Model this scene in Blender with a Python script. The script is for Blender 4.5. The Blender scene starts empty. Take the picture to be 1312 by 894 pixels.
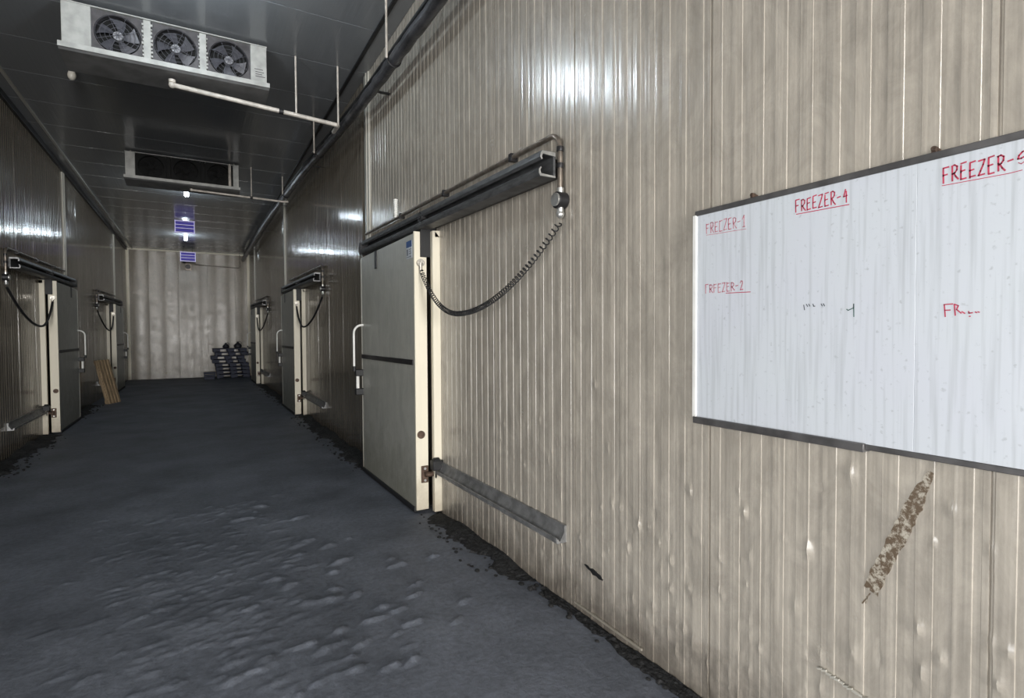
import bpy, math, random
import numpy as np
from mathutils import Vector, Matrix, Euler

SC = bpy.context.scene
COL = SC.collection
PI = math.pi
rnd = random.Random(7)

# ------------------------------------------------------------------ camera
cam_data = bpy.data.cameras.new('camera')
cam_data.sensor_width = 36.0
cam_data.lens = 700.0 / 1312.0 * 36.0
cam_data.clip_start = 0.05
cam = bpy.data.objects.new('camera', cam_data)
COL.objects.link(cam)
_m = Matrix.Rotation(math.radians(-30.0), 4, 'Z') @ Matrix.Rotation(math.radians(88.45), 4, 'X') @ Matrix.Rotation(math.radians(-0.3), 4, 'Z')
cam.matrix_world = Matrix.Translation((0, 0, 1.68)) @ _m
SC.camera = cam

# ------------------------------------------------------------------ exposure, sky, lights
SC.view_settings.view_transform = 'Standard'
SC.view_settings.look = 'None'
SC.view_settings.gamma = 1.0
SC.view_settings.use_curve_mapping = False
SC.view_settings.exposure = 0.0

DAY_BACK = 2500.0       # daylight through the loading door behind the camera (W)
FILL_SIDE = 215.0       # fill added at an unseen opening in the left wall (W)
LAMP_W = 30.0          # each ceiling lamp (W)

world = bpy.data.worlds.new('world')
SC.world = world
world.use_nodes = True
world.node_tree.nodes['Background'].inputs[0].default_value = (0.75, 0.87, 1.0, 1)
world.node_tree.nodes['Background'].inputs[1].default_value = 0.6

def area_light(name, loc, rot, sx, sy, power, color):
    d = bpy.data.lights.new(name, 'AREA')
    d.shape = 'RECTANGLE'; d.size = sx; d.size_y = sy; d.energy = power; d.color = color
    o = bpy.data.objects.new(name, d); COL.objects.link(o)
    o.location = loc; o.rotation_euler = rot
    return o
# opening of the loading door at the back of the corridor, unseen side opening added to light the near wall
area_light('daylight_loading_door', (-0.15, -14.2, 1.95), (PI/2, 0, 0), 3.4, 3.8, DAY_BACK, (1.0, 0.985, 0.96))
area_light('added_side_fill', (-2.6, -0.8, 1.5), (PI/2, 0, -PI/2), 3.6, 2.9, FILL_SIDE, (1.0, 1.0, 1.0))

# ------------------------------------------------------------------ constants of the place
WR, WL, HC, YE, YB = 1.975, -2.28, 5.06, 25.5, -14.0
JOINT = 0.655           # first panel joint of the right wall

# ------------------------------------------------------------------ materials
def nmat(name):
    m = bpy.data.materials.new(name); m.use_nodes = True
    nt = m.node_tree
    return m, nt, nt.nodes['Principled BSDF']

def mat(name, col, rough=0.5, metal=0.0, var=0.0, scale=8.0, bump=0.0, bscale=60.0, spec=0.5, emit=None, estr=0.0, stretch=(1, 1, 1), col2=None):
    m, nt, b = nmat(name)
    b.inputs['Roughness'].default_value = rough
    b.inputs['Metallic'].default_value = metal
    b.inputs['Specular IOR Level'].default_value = spec
    tc = nt.nodes.new('ShaderNodeTexCoord')
    mp = nt.nodes.new('ShaderNodeMapping'); mp.inputs['Scale'].default_value = stretch
    nt.links.new(tc.outputs['Object'], mp.inputs['Vector'])
    n = nt.nodes.new('ShaderNodeTexNoise'); n.inputs['Scale'].default_value = scale; n.inputs['Detail'].default_value = 6
    nt.links.new(mp.outputs[0], n.inputs['Vector'])
    r = nt.nodes.new('ShaderNodeValToRGB')
    c2 = col2 if col2 else tuple(max(0, c * (1 - var)) for c in col)
    r.color_ramp.elements[0].position = 0.35; r.color_ramp.elements[0].color = (*c2, 1)
    r.color_ramp.elements[1].position = 0.62; r.color_ramp.elements[1].color = (*col, 1)
    nt.links.new(n.outputs['Fac'], r.inputs['Fac'])
    nt.links.new(r.outputs['Color'], b.inputs['Base Color'])
    if bump > 0:
        n2 = nt.nodes.new('ShaderNodeTexNoise'); n2.inputs['Scale'].default_value = bscale; n2.inputs['Detail'].default_value = 4
        nt.links.new(mp.outputs[0], n2.inputs['Vector'])
        bp = nt.nodes.new('ShaderNodeBump'); bp.inputs['Strength'].default_value = bump; bp.inputs['Distance'].default_value = 0.02
        nt.links.new(n2.outputs['Fac'], bp.inputs['Height']); nt.links.new(bp.outputs[0], b.inputs['Normal'])
    if emit:
        b.inputs['Emission Color'].default_value = (*emit, 1); b.inputs['Emission Strength'].default_value = estr
    return m

def N(nt, t, **kw):
    n = nt.nodes.new(t)
    for k, v in kw.items(): setattr(n, k, v)
    return n

def panel_mat(name, base, dirt, rough, grime_h=0.55, grime_amt=0.75, streak=0.14, wave=0.10, wscale=(0.2, 9, 0.12), spec=0.5, mottle=0.0):
    """painted steel sandwich panel: fine vertical streaks, scuffs, grime splashed up from the floor"""
    m, nt, b = nmat(name)
    L = nt.links.new
    tc = N(nt, 'ShaderNodeTexCoord')
    mp = N(nt, 'ShaderNodeMapping'); mp.inputs['Scale'].default_value = (14, 14, 0.6); L(tc.outputs['Object'], mp.inputs[0])
    n1 = N(nt, 'ShaderNodeTexNoise'); n1.inputs['Scale'].default_value = 2.2; n1.inputs['Detail'].default_value = 7; n1.inputs['Roughness'].default_value = 0.62; L(mp.outputs[0], n1.inputs['Vector'])
    n2 = N(nt, 'ShaderNodeTexNoise'); n2.inputs['Scale'].default_value = 5.0; n2.inputs['Detail'].default_value = 8; n2.inputs['Roughness'].default_value = 0.7; L(tc.outputs['Object'], n2.inputs['Vector'])
    r1 = N(nt, 'ShaderNodeMapRange'); r1.inputs[1].default_value = 0.3; r1.inputs[2].default_value = 0.7; r1.inputs[3].default_value = 0.0; r1.inputs[4].default_value = streak; L(n1.outputs['Fac'], r1.inputs[0])
    mx = N(nt, 'ShaderNodeMixRGB'); mx.inputs[1].default_value = (*base, 1); mx.inputs[2].default_value = (*[c * 0.35 for c in base], 1); L(r1.outputs[0], mx.inputs[0])
    # grime: ragged patches, denser low on the wall
    sp = N(nt, 'ShaderNodeSeparateXYZ'); L(tc.outputs['Object'], sp.inputs[0])
    rz = N(nt, 'ShaderNodeMapRange'); rz.inputs[1].default_value = 0.0; rz.inputs[2].default_value = grime_h; rz.inputs[3].default_value = 0.62; rz.inputs[4].default_value = 0.0; L(sp.outputs['Z'], rz.inputs[0])
    ad = N(nt, 'ShaderNodeMath', operation='ADD'); L(n2.outputs['Fac'], ad.inputs[0]); L(rz.outputs[0], ad.inputs[1])
    rg = N(nt, 'ShaderNodeMapRange'); rg.inputs[1].default_value = 0.62; rg.inputs[2].default_value = 1.05; rg.inputs[3].default_value = 0; rg.inputs[4].default_value = grime_amt; L(ad.outputs[0], rg.inputs[0])
    mx2 = N(nt, 'ShaderNodeMixRGB'); L(rg.outputs[0], mx2.inputs[0]); L(mx.outputs[0], mx2.inputs[1]); mx2.inputs[2].default_value = (*dirt, 1)
    L(mx2.outputs[0], b.inputs['Base Color']); b.inputs['Specular IOR Level'].default_value = spec
    rr = N(nt, 'ShaderNodeMapRange'); rr.inputs[1].default_value = 0.3; rr.inputs[2].default_value = 0.75; rr.inputs[3].default_value = rough - 0.05; rr.inputs[4].default_value = rough + 0.10; L(n2.outputs['Fac'], rr.inputs[0])
    L(rr.outputs[0], b.inputs['Roughness'])
    if mottle > 0:   # uneven handling marks and scuffs in the paint
        mq = N(nt, 'ShaderNodeMapping'); mq.inputs['Scale'].default_value = (1, 1, 0.55); mq.inputs['Rotation'].default_value = (0.5, 0, 0); L(tc.outputs['Object'], mq.inputs[0])
        n5 = N(nt, 'ShaderNodeTexNoise'); n5.inputs['Scale'].default_value = 7; n5.inputs['Detail'].default_value = 10; n5.inputs['Roughness'].default_value = 0.75; n5.inputs['Distortion'].default_value = 0.6; L(mq.outputs[0], n5.inputs['Vector'])
        r5 = N(nt, 'ShaderNodeMapRange'); r5.inputs[1].default_value = 0.36; r5.inputs[2].default_value = 0.64; r5.inputs[3].default_value = 1-mottle; r5.inputs[4].default_value = 1+mottle*0.35; L(n5.outputs['Fac'], r5.inputs[0])
        m5 = N(nt, 'ShaderNodeMixRGB', blend_type='MULTIPLY'); m5.inputs[0].default_value = 1; L(mx2.outputs[0], m5.inputs[1]); L(r5.outputs[0], m5.inputs[2]); L(m5.outputs[0], b.inputs['Base Color'])
    # slight waviness of the rolled sheet, running up the panel
    mw = N(nt, 'ShaderNodeMapping'); mw.inputs['Scale'].default_value = wscale; L(tc.outputs['Object'], mw.inputs[0])
    n4 = N(nt, 'ShaderNodeTexNoise'); n4.inputs['Scale'].default_value = 3.0; n4.inputs['Detail'].default_value = 2; L(mw.outputs[0], n4.inputs['Vector'])
    bp = N(nt, 'ShaderNodeBump'); bp.inputs['Strength'].default_value = wave; bp.inputs['Distance'].default_value = 0.02
    L(n4.outputs['Fac'], bp.inputs['Height']); L(bp.outputs[0], b.inputs['Normal'])
    return m

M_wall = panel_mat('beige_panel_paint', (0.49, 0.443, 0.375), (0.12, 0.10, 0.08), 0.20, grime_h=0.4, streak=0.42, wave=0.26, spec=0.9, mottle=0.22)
M_far = panel_mat('shaded_panel_paint', (0.175, 0.152, 0.120), (0.06, 0.05, 0.04), 0.11, streak=0.05, wave=0.16)  # panel copy for the far sections, weaker light put into its darker colour
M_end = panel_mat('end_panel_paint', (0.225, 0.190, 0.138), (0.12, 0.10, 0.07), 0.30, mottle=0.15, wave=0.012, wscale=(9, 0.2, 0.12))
M_door = panel_mat('door_panel_steel', (0.43, 0.425, 0.38), (0.17, 0.16, 0.11), 0.34, grime_h=0.9, grime_amt=0.55, streak=0.2, mottle=0.14)
M_cream = panel_mat('cream_coated_steel', (0.80, 0.74, 0.60), (0.25, 0.19, 0.12), 0.42, grime_h=0.5, grime_amt=0.5, streak=0.08)
M_trim = panel_mat('trim_steel', (0.52, 0.50, 0.44), (0.2, 0.17, 0.13), 0.35, streak=0.2)
M_ceil = panel_mat('ceiling_panel_paint', (0.24, 0.25, 0.262), (0.1, 0.1, 0.1), 0.16, grime_h=0.1, grime_amt=0.3, streak=0.05, wave=0.10, wscale=(9, 0.12, 0.2))
M_dark = mat('dark_metal', (0.035, 0.034, 0.036), 0.42, 0.5, 0.4, 12)
M_track = mat('weathered_aluminium_track', (0.12, 0.122, 0.125), 0.5, 0.4, 0.45, 10, stretch=(1, 1, 4))
M_alu = mat('bare_aluminium', (0.62, 0.62, 0.60), 0.35, 0.8, 0.3, 20)
M_steel = mat('galvanised_steel', (0.50, 0.47, 0.42), 0.38, 0.75, 0.4, 14)
M_conduit = mat('galvanised_conduit', (0.27, 0.23, 0.19), 0.36, 0.6, 0.45, 18)
M_black = mat('black_rubber', (0.012, 0.012, 0.013), 0.55, 0, 0.3)
M_white = mat('white_coated_tube', (0.82, 0.81, 0.77), 0.35, 0, 0.15)
M_rust = mat('rusty_iron', (0.14, 0.09, 0.065), 0.6, 0.5, 0.5, 30, bump=0.3)
M_coolw = mat('cooler_white_paint', (0.42, 0.42, 0.40), 0.45, 0, 0.25, 9)
M_shroud = mat('fan_shroud_grey', (0.085, 0.08, 0.085), 0.5, 0.3, 0.4, 15)
M_fan = mat('fan_blade_dark', (0.085, 0.085, 0.10), 0.5, 0.1, 0.3, 20)
M_hub = mat('fan_hub_grey', (0.28, 0.28, 0.30), 0.45, 0.4, 0.4, 25)
M_coil_shade = mat('coil_and_shade_black', (0.003, 0.003, 0.003), 0.85, 0.0, 0.3, 80)  # coil colour, also painted over the second cooler's fans as shade
M_pan = mat('drip_pan_grey', (0.20, 0.20, 0.20), 0.5, 0.2, 0.3, 6)
M_lag = mat('foil_lagging', (0.13, 0.13, 0.14), 0.34, 0.55, 0.65, 9, bump=0.5, bscale=24, stretch=(1, 0.4, 1))
M_pipe = mat('drain_pipe_pvc', (0.62, 0.57, 0.51), 0.38, 0.0, 0.35, 10)
M_lamp = mat('lamp_glow', (0.9, 0.95, 1.0), 0.4, emit=(0.80, 0.93, 1.0), estr=18)
M_bulboff = mat('frosted_bulb', (0.72, 0.68, 0.60), 0.3, 0, 0.2)
M_uv = mat('ultraviolet_tube', (0.05, 0.04, 0.25), 0.4, emit=(0.055, 0.04, 0.34), estr=0.36)
M_kill = mat('killer_frame_tube_glow', (0.75, 0.74, 0.86), 0.4, 0, 0.1, emit=(0.52, 0.46, 0.85), estr=0.36)  # frame and bars glow to stand in for light cast by the tubes
M_killback = mat('insect_killer_back', (0.05, 0.05, 0.12), 0.5)
M_wood = mat('pallet_wood', (0.42, 0.30, 0.18), 0.75, 0, 0.5, 7, bump=0.3, bscale=40, stretch=(4, 4, 0.6))
M_blue = mat('blue_plastic', (0.014, 0.019, 0.05), 0.6, 0, 0.4, 9)
M_bag = mat('black_plastic_bag', (0.02, 0.02, 0.028), 0.4, 0, 0.3, 20, bump=0.4, bscale=20)
M_red = mat('red_marker', (0.55, 0.045, 0.10), 0.6, 0, 0.35, 60)
M_redfaint = mat('faded_red_marker', (0.48, 0.11, 0.16), 0.6, 0, 0.4, 60, col2=(0.55, 0.28, 0.31))
M_blackink = mat('black_marker', (0.06, 0.07, 0.08), 0.6, 0, 0.3, 60)
M_greenink = mat('dark_green_marker', (0.05, 0.13, 0.11), 0.6, 0, 0.3, 60)
M_sblue = mat('sticker_blue', (0.02, 0.07, 0.22), 0.5)
M_swhite = mat('sticker_white', (0.55, 0.58, 0.62), 0.5, 0, 0.2, 40)
M_sgrey = mat('sticker_print', (0.16, 0.17, 0.19), 0.5)
M_frame = mat('board_frame_grey', (0.13, 0.125, 0.125), 0.42, 0.4, 0.4, 12)

def board_mat():
    m, nt, b = nmat('whiteboard_enamel'); L = nt.links.new
    tc = N(nt, 'ShaderNodeTexCoord')
    mp = N(nt, 'ShaderNodeMapping'); mp.inputs['Scale'].default_value = (45, 45, 1.6); L(tc.outputs['Object'], mp.inputs[0])
    n1 = N(nt, 'ShaderNodeTexNoise'); n1.inputs['Scale'].default_value = 1.4; n1.inputs['Detail'].default_value = 5; L(mp.outputs[0], n1.inputs['Vector'])
    n2 = N(nt, 'ShaderNodeTexNoise'); n2.inputs['Scale'].default_value = 60; n2.inputs['Detail'].default_value = 4; L(tc.outputs['Object'], n2.inputs['Vector'])
    n3 = N(nt, 'ShaderNodeTexNoise'); n3.inputs['Scale'].default_value = 3; n3.inputs['Detail'].default_value = 3; L(tc.outputs['Object'], n3.inputs['Vector'])
    r1 = N(nt, 'ShaderNodeMapRange'); r1.inputs[1].default_value = 0.48; r1.inputs[2].default_value = 0.80; r1.inputs[4].default_value = 0.5; L(n1.outputs['Fac'], r1.inputs[0])
    r2 = N(nt, 'ShaderNodeMapRange'); r2.inputs[1].default_value = 0.62; r2.inputs[2].default_value = 0.74; r2.inputs[4].default_value = 0.45; L(n2.outputs['Fac'], r2.inputs[0])
    mx = N(nt, 'ShaderNodeMath', operation='MAXIMUM'); L(r1.outputs[0], mx.inputs[0]); L(r2.outputs[0], mx.inputs[1])
    c1 = N(nt, 'ShaderNodeMixRGB'); L(n3.outputs['Fac'], c1.inputs[0]); c1.inputs[1].default_value = (0.60, 0.64, 0.655, 1); c1.inputs[2].default_value = (0.59, 0.605, 0.665, 1)
    c2 = N(nt, 'ShaderNodeMixRGB'); L(mx.outputs[0], c2.inputs[0]); L(c1.outputs[0], c2.inputs[1]); c2.inputs[2].default_value = (0.30, 0.32, 0.33, 1)
    L(c2.outputs[0], b.inputs['Base Color']); b.inputs['Roughness'].default_value = 0.35
    return m
M_board = board_mat()

def floor_mat():
    m, nt, b = nmat('dark_dirty_concrete'); L = nt.links.new
    tc = N(nt, 'ShaderNodeTexCoord')
    n1 = N(nt, 'ShaderNodeTexNoise'); n1.inputs['Scale'].default_value = 1.1; n1.inputs['Detail'].default_value = 9; n1.inputs['Roughness'].default_value = 0.68; L(tc.outputs['Object'], n1.inputs['Vector'])
    n2 = N(nt, 'ShaderNodeTexNoise'); n2.inputs['Scale'].default_value = 26; n2.inputs['Detail'].default_value = 8; n2.inputs['Roughness'].default_value = 0.7; L(tc.outputs['Object'], n2.inputs['Vector'])
    r = N(nt, 'ShaderNodeValToRGB')
    r.color_ramp.elements[0].position = 0.32; r.color_ramp.elements[0].color = (0.080, 0.089, 0.108, 1)
    r.color_ramp.elements[1].position = 0.70; r.color_ramp.elements[1].color = (0.185, 0.201, 0.238, 1)
    L(n1.outputs['Fac'], r.inputs[0])
    mx = N(nt, 'ShaderNodeMixRGB', blend_type='MULTIPLY'); mx.inputs[0].default_value = 0.6; L(r.outputs[0], mx.inputs[1])
    r2 = N(nt, 'ShaderNodeMapRange'); r2.inputs[1].default_value = 0.3; r2.inputs[2].default_value = 0.65; r2.inputs[3].default_value = 0.45; r2.inputs[4].default_value = 1.2; L(n2.outputs['Fac'], r2.inputs[0])
    L(r2.outputs[0], mx.inputs[2])
    L(mx.outputs[0], b.inputs['Base Color'])
    b.inputs['Roughness'].default_value = 0.62
    bp = N(nt, 'ShaderNodeBump'); bp.inputs['Strength'].default_value = 0.7; bp.inputs['Distance'].default_value = 0.012
    L(n2.outputs['Fac'], bp.inputs['Height']); L(bp.outputs[0], b.inputs['Normal'])
    return m
M_floor = floor_mat()
M_debris = mat('black_dirt', (0.022, 0.0215, 0.022), 0.85, 0, 0.9, 30, bump=1.0, bscale=45)
M_rail = mat('weathered_aluminium_rail', (0.30, 0.30, 0.30), 0.45, 0.5, 0.4, 14)

def tape_mat():
    m, nt, b = nmat('torn_brown_tape'); L = nt.links.new
    tc = N(nt, 'ShaderNodeTexCoord')
    n = N(nt, 'ShaderNodeTexNoise'); n.inputs['Scale'].default_value = 55; n.inputs['Detail'].default_value = 6; n.inputs['Roughness'].default_value = 0.7; L(tc.outputs['Object'], n.inputs['Vector'])
    r = N(nt, 'ShaderNodeValToRGB'); r.color_ramp.elements[0].position = 0.46; r.color_ramp.elements[0].color = (0.11, 0.075, 0.045, 1)
    r.color_ramp.elements[1].position = 0.60; r.color_ramp.elements[1].color = (0.43, 0.39, 0.32, 1)
    L(n.outputs['Fac'], r.inputs[0]); L(r.outputs[0], b.inputs['Base Color']); b.inputs['Roughness'].default_value = 0.6
    return m
M_tape = tape_mat()

# ------------------------------------------------------------------ mesh helpers
class MB:
    def __init__(self): self.v = []; self.f = []
    def add(self, vs, fs):
        k = len(self.v); self.v += [tuple(p) for p in vs]; self.f += [tuple(i + k for i in f) for f in fs]; return self
    def box(self, x0, x1, y0, y1, z0, z1):
        x0, x1 = min(x0, x1), max(x0, x1); y0, y1 = min(y0, y1), max(y0, y1); z0, z1 = min(z0, z1), max(z0, z1)
        return self.add([(x0,y0,z0),(x1,y0,z0),(x1,y1,z0),(x0,y1,z0),(x0,y0,z1),(x1,y0,z1),(x1,y1,z1),(x0,y1,z1)],
                        [(0,3,2,1),(4,5,6,7),(0,1,5,4),(1,2,6,5),(2,3,7,6),(3,0,4,7)])
    def obox(self, c, ax, ay, az):
        c = Vector(c); ax = Vector(ax); ay = Vector(ay); az = Vector(az)
        vs = [c - ax - ay - az, c + ax - ay - az, c + ax + ay - az, c - ax + ay - az, c - ax - ay + az, c + ax - ay + az, c + ax + ay + az, c - ax + ay + az]
        return self.add(vs, [(0,3,2,1),(4,5,6,7),(0,1,5,4),(1,2,6,5),(2,3,7,6),(3,0,4,7)])
    def tube(self, pts, r, n=10, caps=True):
        pts = [Vector(p) for p in pts]; m = len(pts)
        rs = r if isinstance(r, (list, tuple)) else [r] * m
        T = []
        for i in range(m):
            a = pts[max(i-1, 0)]; b = pts[min(i+1, m-1)]
            d = b - a
            T.append(d.normalized() if d.length > 1e-9 else Vector((0,0,1)))
        up = Vector((0,0,1)) if abs(T[0].z) < 0.9 else Vector((1,0,0))
        nn = T[0].cross(up).normalized()
        vs = []
        for i in range(m):
            nn = (nn - T[i] * nn.dot(T[i]))
            nn = nn.normalized() if nn.length > 1e-6 else T[i].orthogonal().normalized()
            bb = T[i].cross(nn)
            for k in range(n):
                a = 2*PI*k/n
                vs.append(pts[i] + (nn*math.cos(a) + bb*math.sin(a)) * rs[i])
        fs = []
        for i in range(m-1):
            for k in range(n):
                k2 = (k+1) % n
                fs.append((i*n+k, i*n+k2, (i+1)*n+k2, (i+1)*n+k))
        if caps:
            fs.append(tuple(range(n-1, -1, -1))); fs.append(tuple((m-1)*n + k for k in range(n)))
        return self.add(vs, fs)
    def cyl(self, p0, p1, r, n=16, r2=None): return self.tube([p0, p1], [r, r if r2 is None else r2], n)
    def prism(self, poly, axis, a0, a1):
        """extrude a 2-D polygon; axis 'y': poly is (x,z), 'x': (y,z), 'z': (x,y)"""
        n = len(poly)
        def P(p, a): return (p[0], a, p[1]) if axis == 'y' else ((a, p[0], p[1]) if axis == 'x' else (p[0], p[1], a))
        vs = [P(p, a0) for p in poly] + [P(p, a1) for p in poly]
        fs = [tuple(range(n-1, -1, -1)), tuple(range(n, 2*n))] + [(i, (i+1) % n, n+(i+1) % n, n+i) for i in range(n)]
        return self.add(vs, fs)
    def ring(self, c, axis, r0, r1, t, n=40):
        """flat annulus of thickness t about c; axis vector"""
        c = Vector(c); a = Vector(axis).normalized(); u = a.orthogonal().normalized(); w = a.cross(u)
        vs = []
        for k in range(n):
            d = u*math.cos(2*PI*k/n) + w*math.sin(2*PI*k/n)
            vs += [c + d*r0 - a*t/2, c + d*r1 - a*t/2, c + d*r1 + a*t/2, c + d*r0 + a*t/2]
        fs = []
        for k in range(n):
            i = 4*k; j = 4*((k+1) % n)
            for q in range(4): fs.append((i+q, i+(q+1) % 4, j+(q+1) % 4, j+q))
        return self.add(vs, fs)
    def ball(self, c, r, n=12, m=8, sq=(1,1,1)):
        vs = []; c = Vector(c)
        for i in range(m+1):
            t = PI*i/m
            for k in range(n):
                p = 2*PI*k/n
                vs.append(c + Vector((r*sq[0]*math.sin(t)*math.cos(p), r*sq[1]*math.sin(t)*math.sin(p), r*sq[2]*math.cos(t))))
        fs = [(i*n+k, (i+1)*n+k, (i+1)*n+(k+1) % n, i*n+(k+1) % n) for i in range(m) for k in range(n)]
        return self.add(vs, fs)
    def build(self, name, material, parent=None, bevel=0.0, smooth=True, recalc=True):
        me = bpy.data.meshes.new(name)
        me.from_pydata(self.v, [], self.f); me.update()
        if recalc:
            import bmesh
            b = bmesh.new(); b.from_mesh(me); bmesh.ops.remove_doubles(b, verts=b.verts, dist=1e-6); bmesh.ops.recalc_face_normals(b, faces=b.faces); b.to_mesh(me); b.free()
        me.materials.append(material)
        if smooth:
            me.shade_smooth(); me.set_sharp_from_angle(angle=math.radians(35))
        o = bpy.data.objects.new(name, me); COL.objects.link(o)
        if parent is not None: o.parent = parent
        if bevel > 0:
            md = o.modifiers.new('edge', 'BEVEL'); md.width = bevel; md.segments = 2; md.limit_method = 'ANGLE'; md.harden_normals = False
        return o

def tag(o, label=None, cat=None, group=None, kind=None):
    if label: o['label'] = label
    if cat: o['category'] = cat
    if group: o['group'] = group
    if kind: o['kind'] = kind
    return o
def thing(name, label, cat, loc, rz=0.0, group=None, kind=None):
    o = bpy.data.objects.new(name, None); COL.objects.link(o)
    o.location = loc; o.rotation_euler = (0, 0, rz); o.empty_display_size = 0.1
    return tag(o, label, cat, group, kind)
def copy_tree(o, parent=None):
    c = o.copy(); COL.objects.link(c)
    if parent is not None: c.parent = parent
    for ch in list(o.children): copy_tree(ch, c)
    return c
def arc(c, r, a0, a1, n, u, w):
    c = Vector(c); u = Vector(u); w = Vector(w)
    return [c + u*r*math.cos(a0 + (a1-a0)*i/n) + w*r*math.sin(a0 + (a1-a0)*i/n) for i in range(n+1)]

# ------------------------------------------------------------------ room shell
# --- floor with frozen lumps and scrapes in the traffic lane
LUMPS = [(1.23,3.96,.052),(1.24,3.84,.072),(1.53,3.86,.056),(1.25,3.48,.063),(1.19,3.34,.061),(.97,3.28,.076),(1.04,3.21,.06),(.88,3.17,.087),(1.06,3.01,.072),(.95,2.95,.039),(1.43,3.1,.062),(1.29,2.9,.05),(.96,2.79,.046),(.93,2.66,.057),(.82,2.67,.056),(.66,2.74,.068),(.66,2.85,.049),(.75,2.95,.06),(.6,3.0,.106),(.47,3.09,.08),(.76,3.68,.065),(.68,3.56,.125),(.88,4.47,.079),(.9,4.13,.11),(.82,3.97,.056),(1.06,4.55,.041),(.7,4.64,.12),(.6,4.36,.112),(.27,3.04,.076),(.23,2.97,.061),(.47,2.72,.047),(.38,2.68,.034),(.67,3.15,.07),(.86,3.54,.064),(.5,5.84,.097),(.34,5.51,.113),(.78,5.29,.091),(.38,3.74,.047),(.5,3.87,.082),(.58,3.59,.078),(.25,3.68,.06),(.18,3.33,.068),(.31,3.2,.054),(.13,3.1,.075),(.13,2.96,.072),(.44,4.04,.085)]
def build_floor():
    xs = np.concatenate([np.arange(WL-0.1, -1.2, 0.08), np.arange(-1.2, 1.72, 0.0165), np.array([1.74, 1.78, 1.85, 1.92, WR+0.1])])
    ys = np.concatenate([np.arange(YB-3.0, 0.8, 0.3), np.arange(0.8, 6.6, 0.0165), np.arange(6.62, 9, 0.04), np.arange(9, YE+0.3, 0.3)])
    X, Y = np.meshgrid(xs, ys)
    Z = np.zeros_like(X)
    rs = np.random.RandomState(3)
    lumps = [(x, y, l, .028 if l > .055 else .02) for x, y, l in LUMPS]
    for _ in range(420):
        x = rs.uniform(-1.0, 0.75); y = rs.uniform(2.2, 6.2)
        if rs.rand() > math.exp(-((x-0.15)/0.75)**2): continue
        lumps.append((x, y, rs.uniform(.03, .085), rs.uniform(.006, .016)))
    for _ in range(70):
        lumps.append((rs.uniform(-1.0, 1.7), rs.uniform(1.2, 6.4), rs.uniform(.02, .05), rs.uniform(.002, .006)))
    for x, y, l, h in lumps:
        a = math.radians(rs.uniform(-2, 34))
        dx, dy = X-x, Y-y
        u = dx*math.cos(a)+dy*math.sin(a); w = -dx*math.sin(a)+dy*math.cos(a)
        bw = l*rs.uniform(.34, .52)
        near = (np.abs(u) < l*2.2) & (np.abs(w) < l*2.2)
        if not near.any(): continue
        wob = (.30*np.sin(u/l*4.1+rs.uniform(0, 6)) + .25*np.sin(w/l*7+u/l*2.3+rs.uniform(0, 6)) + .18*np.sin(u/l*11+w/l*5+rs.uniform(0, 6)))
        q = (u/(l*1.1))**2 + (w/bw)**2 + wob*.55
        q = np.where(near, q, 9)
        bump = np.clip(1-q, 0, None)**0.8 * (1+.35*np.sin(w/bw*5+u/l*3+rs.uniform(0, 6))) * .62
        Z = np.maximum(Z, bump*h) - 0.15*h*np.exp(-((u/(l*1.3))**2 + ((w+bw*1.1)/(bw*.8))**2)) * (q > 1)
    # low undulation
    for _ in range(40):
        kx, ky = rs.normal(0, 5, 2); Z += 0.0006*np.sin(kx*X+ky*Y+rs.uniform(0, 6.3))
    Z[(X > 1.73)] *= 0.2
    nx, ny = len(xs), len(ys)
    v = np.stack([X, Y, Z], -1).reshape(-1, 3)
    i = np.arange(ny-1)[:, None]*nx + np.arange(nx-1)[None, :]
    f = np.stack([i, i+1, i+nx+1, i+nx], -1).reshape(-1, 4)
    me = bpy.data.meshes.new('floor'); me.from_pydata(v.tolist(), [], f.tolist()); me.update(); me.materials.append(M_floor); me.shade_smooth()
    o = bpy.data.objects.new('floor', me); COL.objects.link(o)
    tag(o, 'dark grey dirty concrete corridor floor with hard lumps', 'floor', kind='structure')
build_floor()

# --- ribbed sandwich-panel walls
RD = .0024
def rib_columns(y0, y1, dense=False):
    """(y, recess) pairs of the micro-rib profile: pitch 0.1 m, a joint groove each metre"""
    cols = []
    k0 = math.floor((y0-JOINT)/0.1)-1
    k1 = math.ceil((y1-JOINT)/0.1)+1
    for k in range(k0, k1):
        b = JOINT + 0.1*k
        if k % 10 == 0:
            p = [(0.0, RD), (.002, .012), (.008, .012), (.010, .0), (.027, 0), (.029, RD), (.048, RD), (.050, 0), (.098, 0), (.0992, RD)]
        else:
            p = [(0.0, RD), (.048, RD), (.050, 0), (.098, 0)]
            if dense: p = [(0.0, RD), (.012, RD), (.024, RD), (.036, RD), (.048, RD), (.050, 0), (.062, 0), (.074, 0), (.086, 0), (.098, 0)]
        cols += [(b+a, d) for a, d in p]
    cols = [c for c in cols if y0 < c[0] < y1]
    return [(y0, 0.0)] + cols + [(y1, 0.0)]

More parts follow.
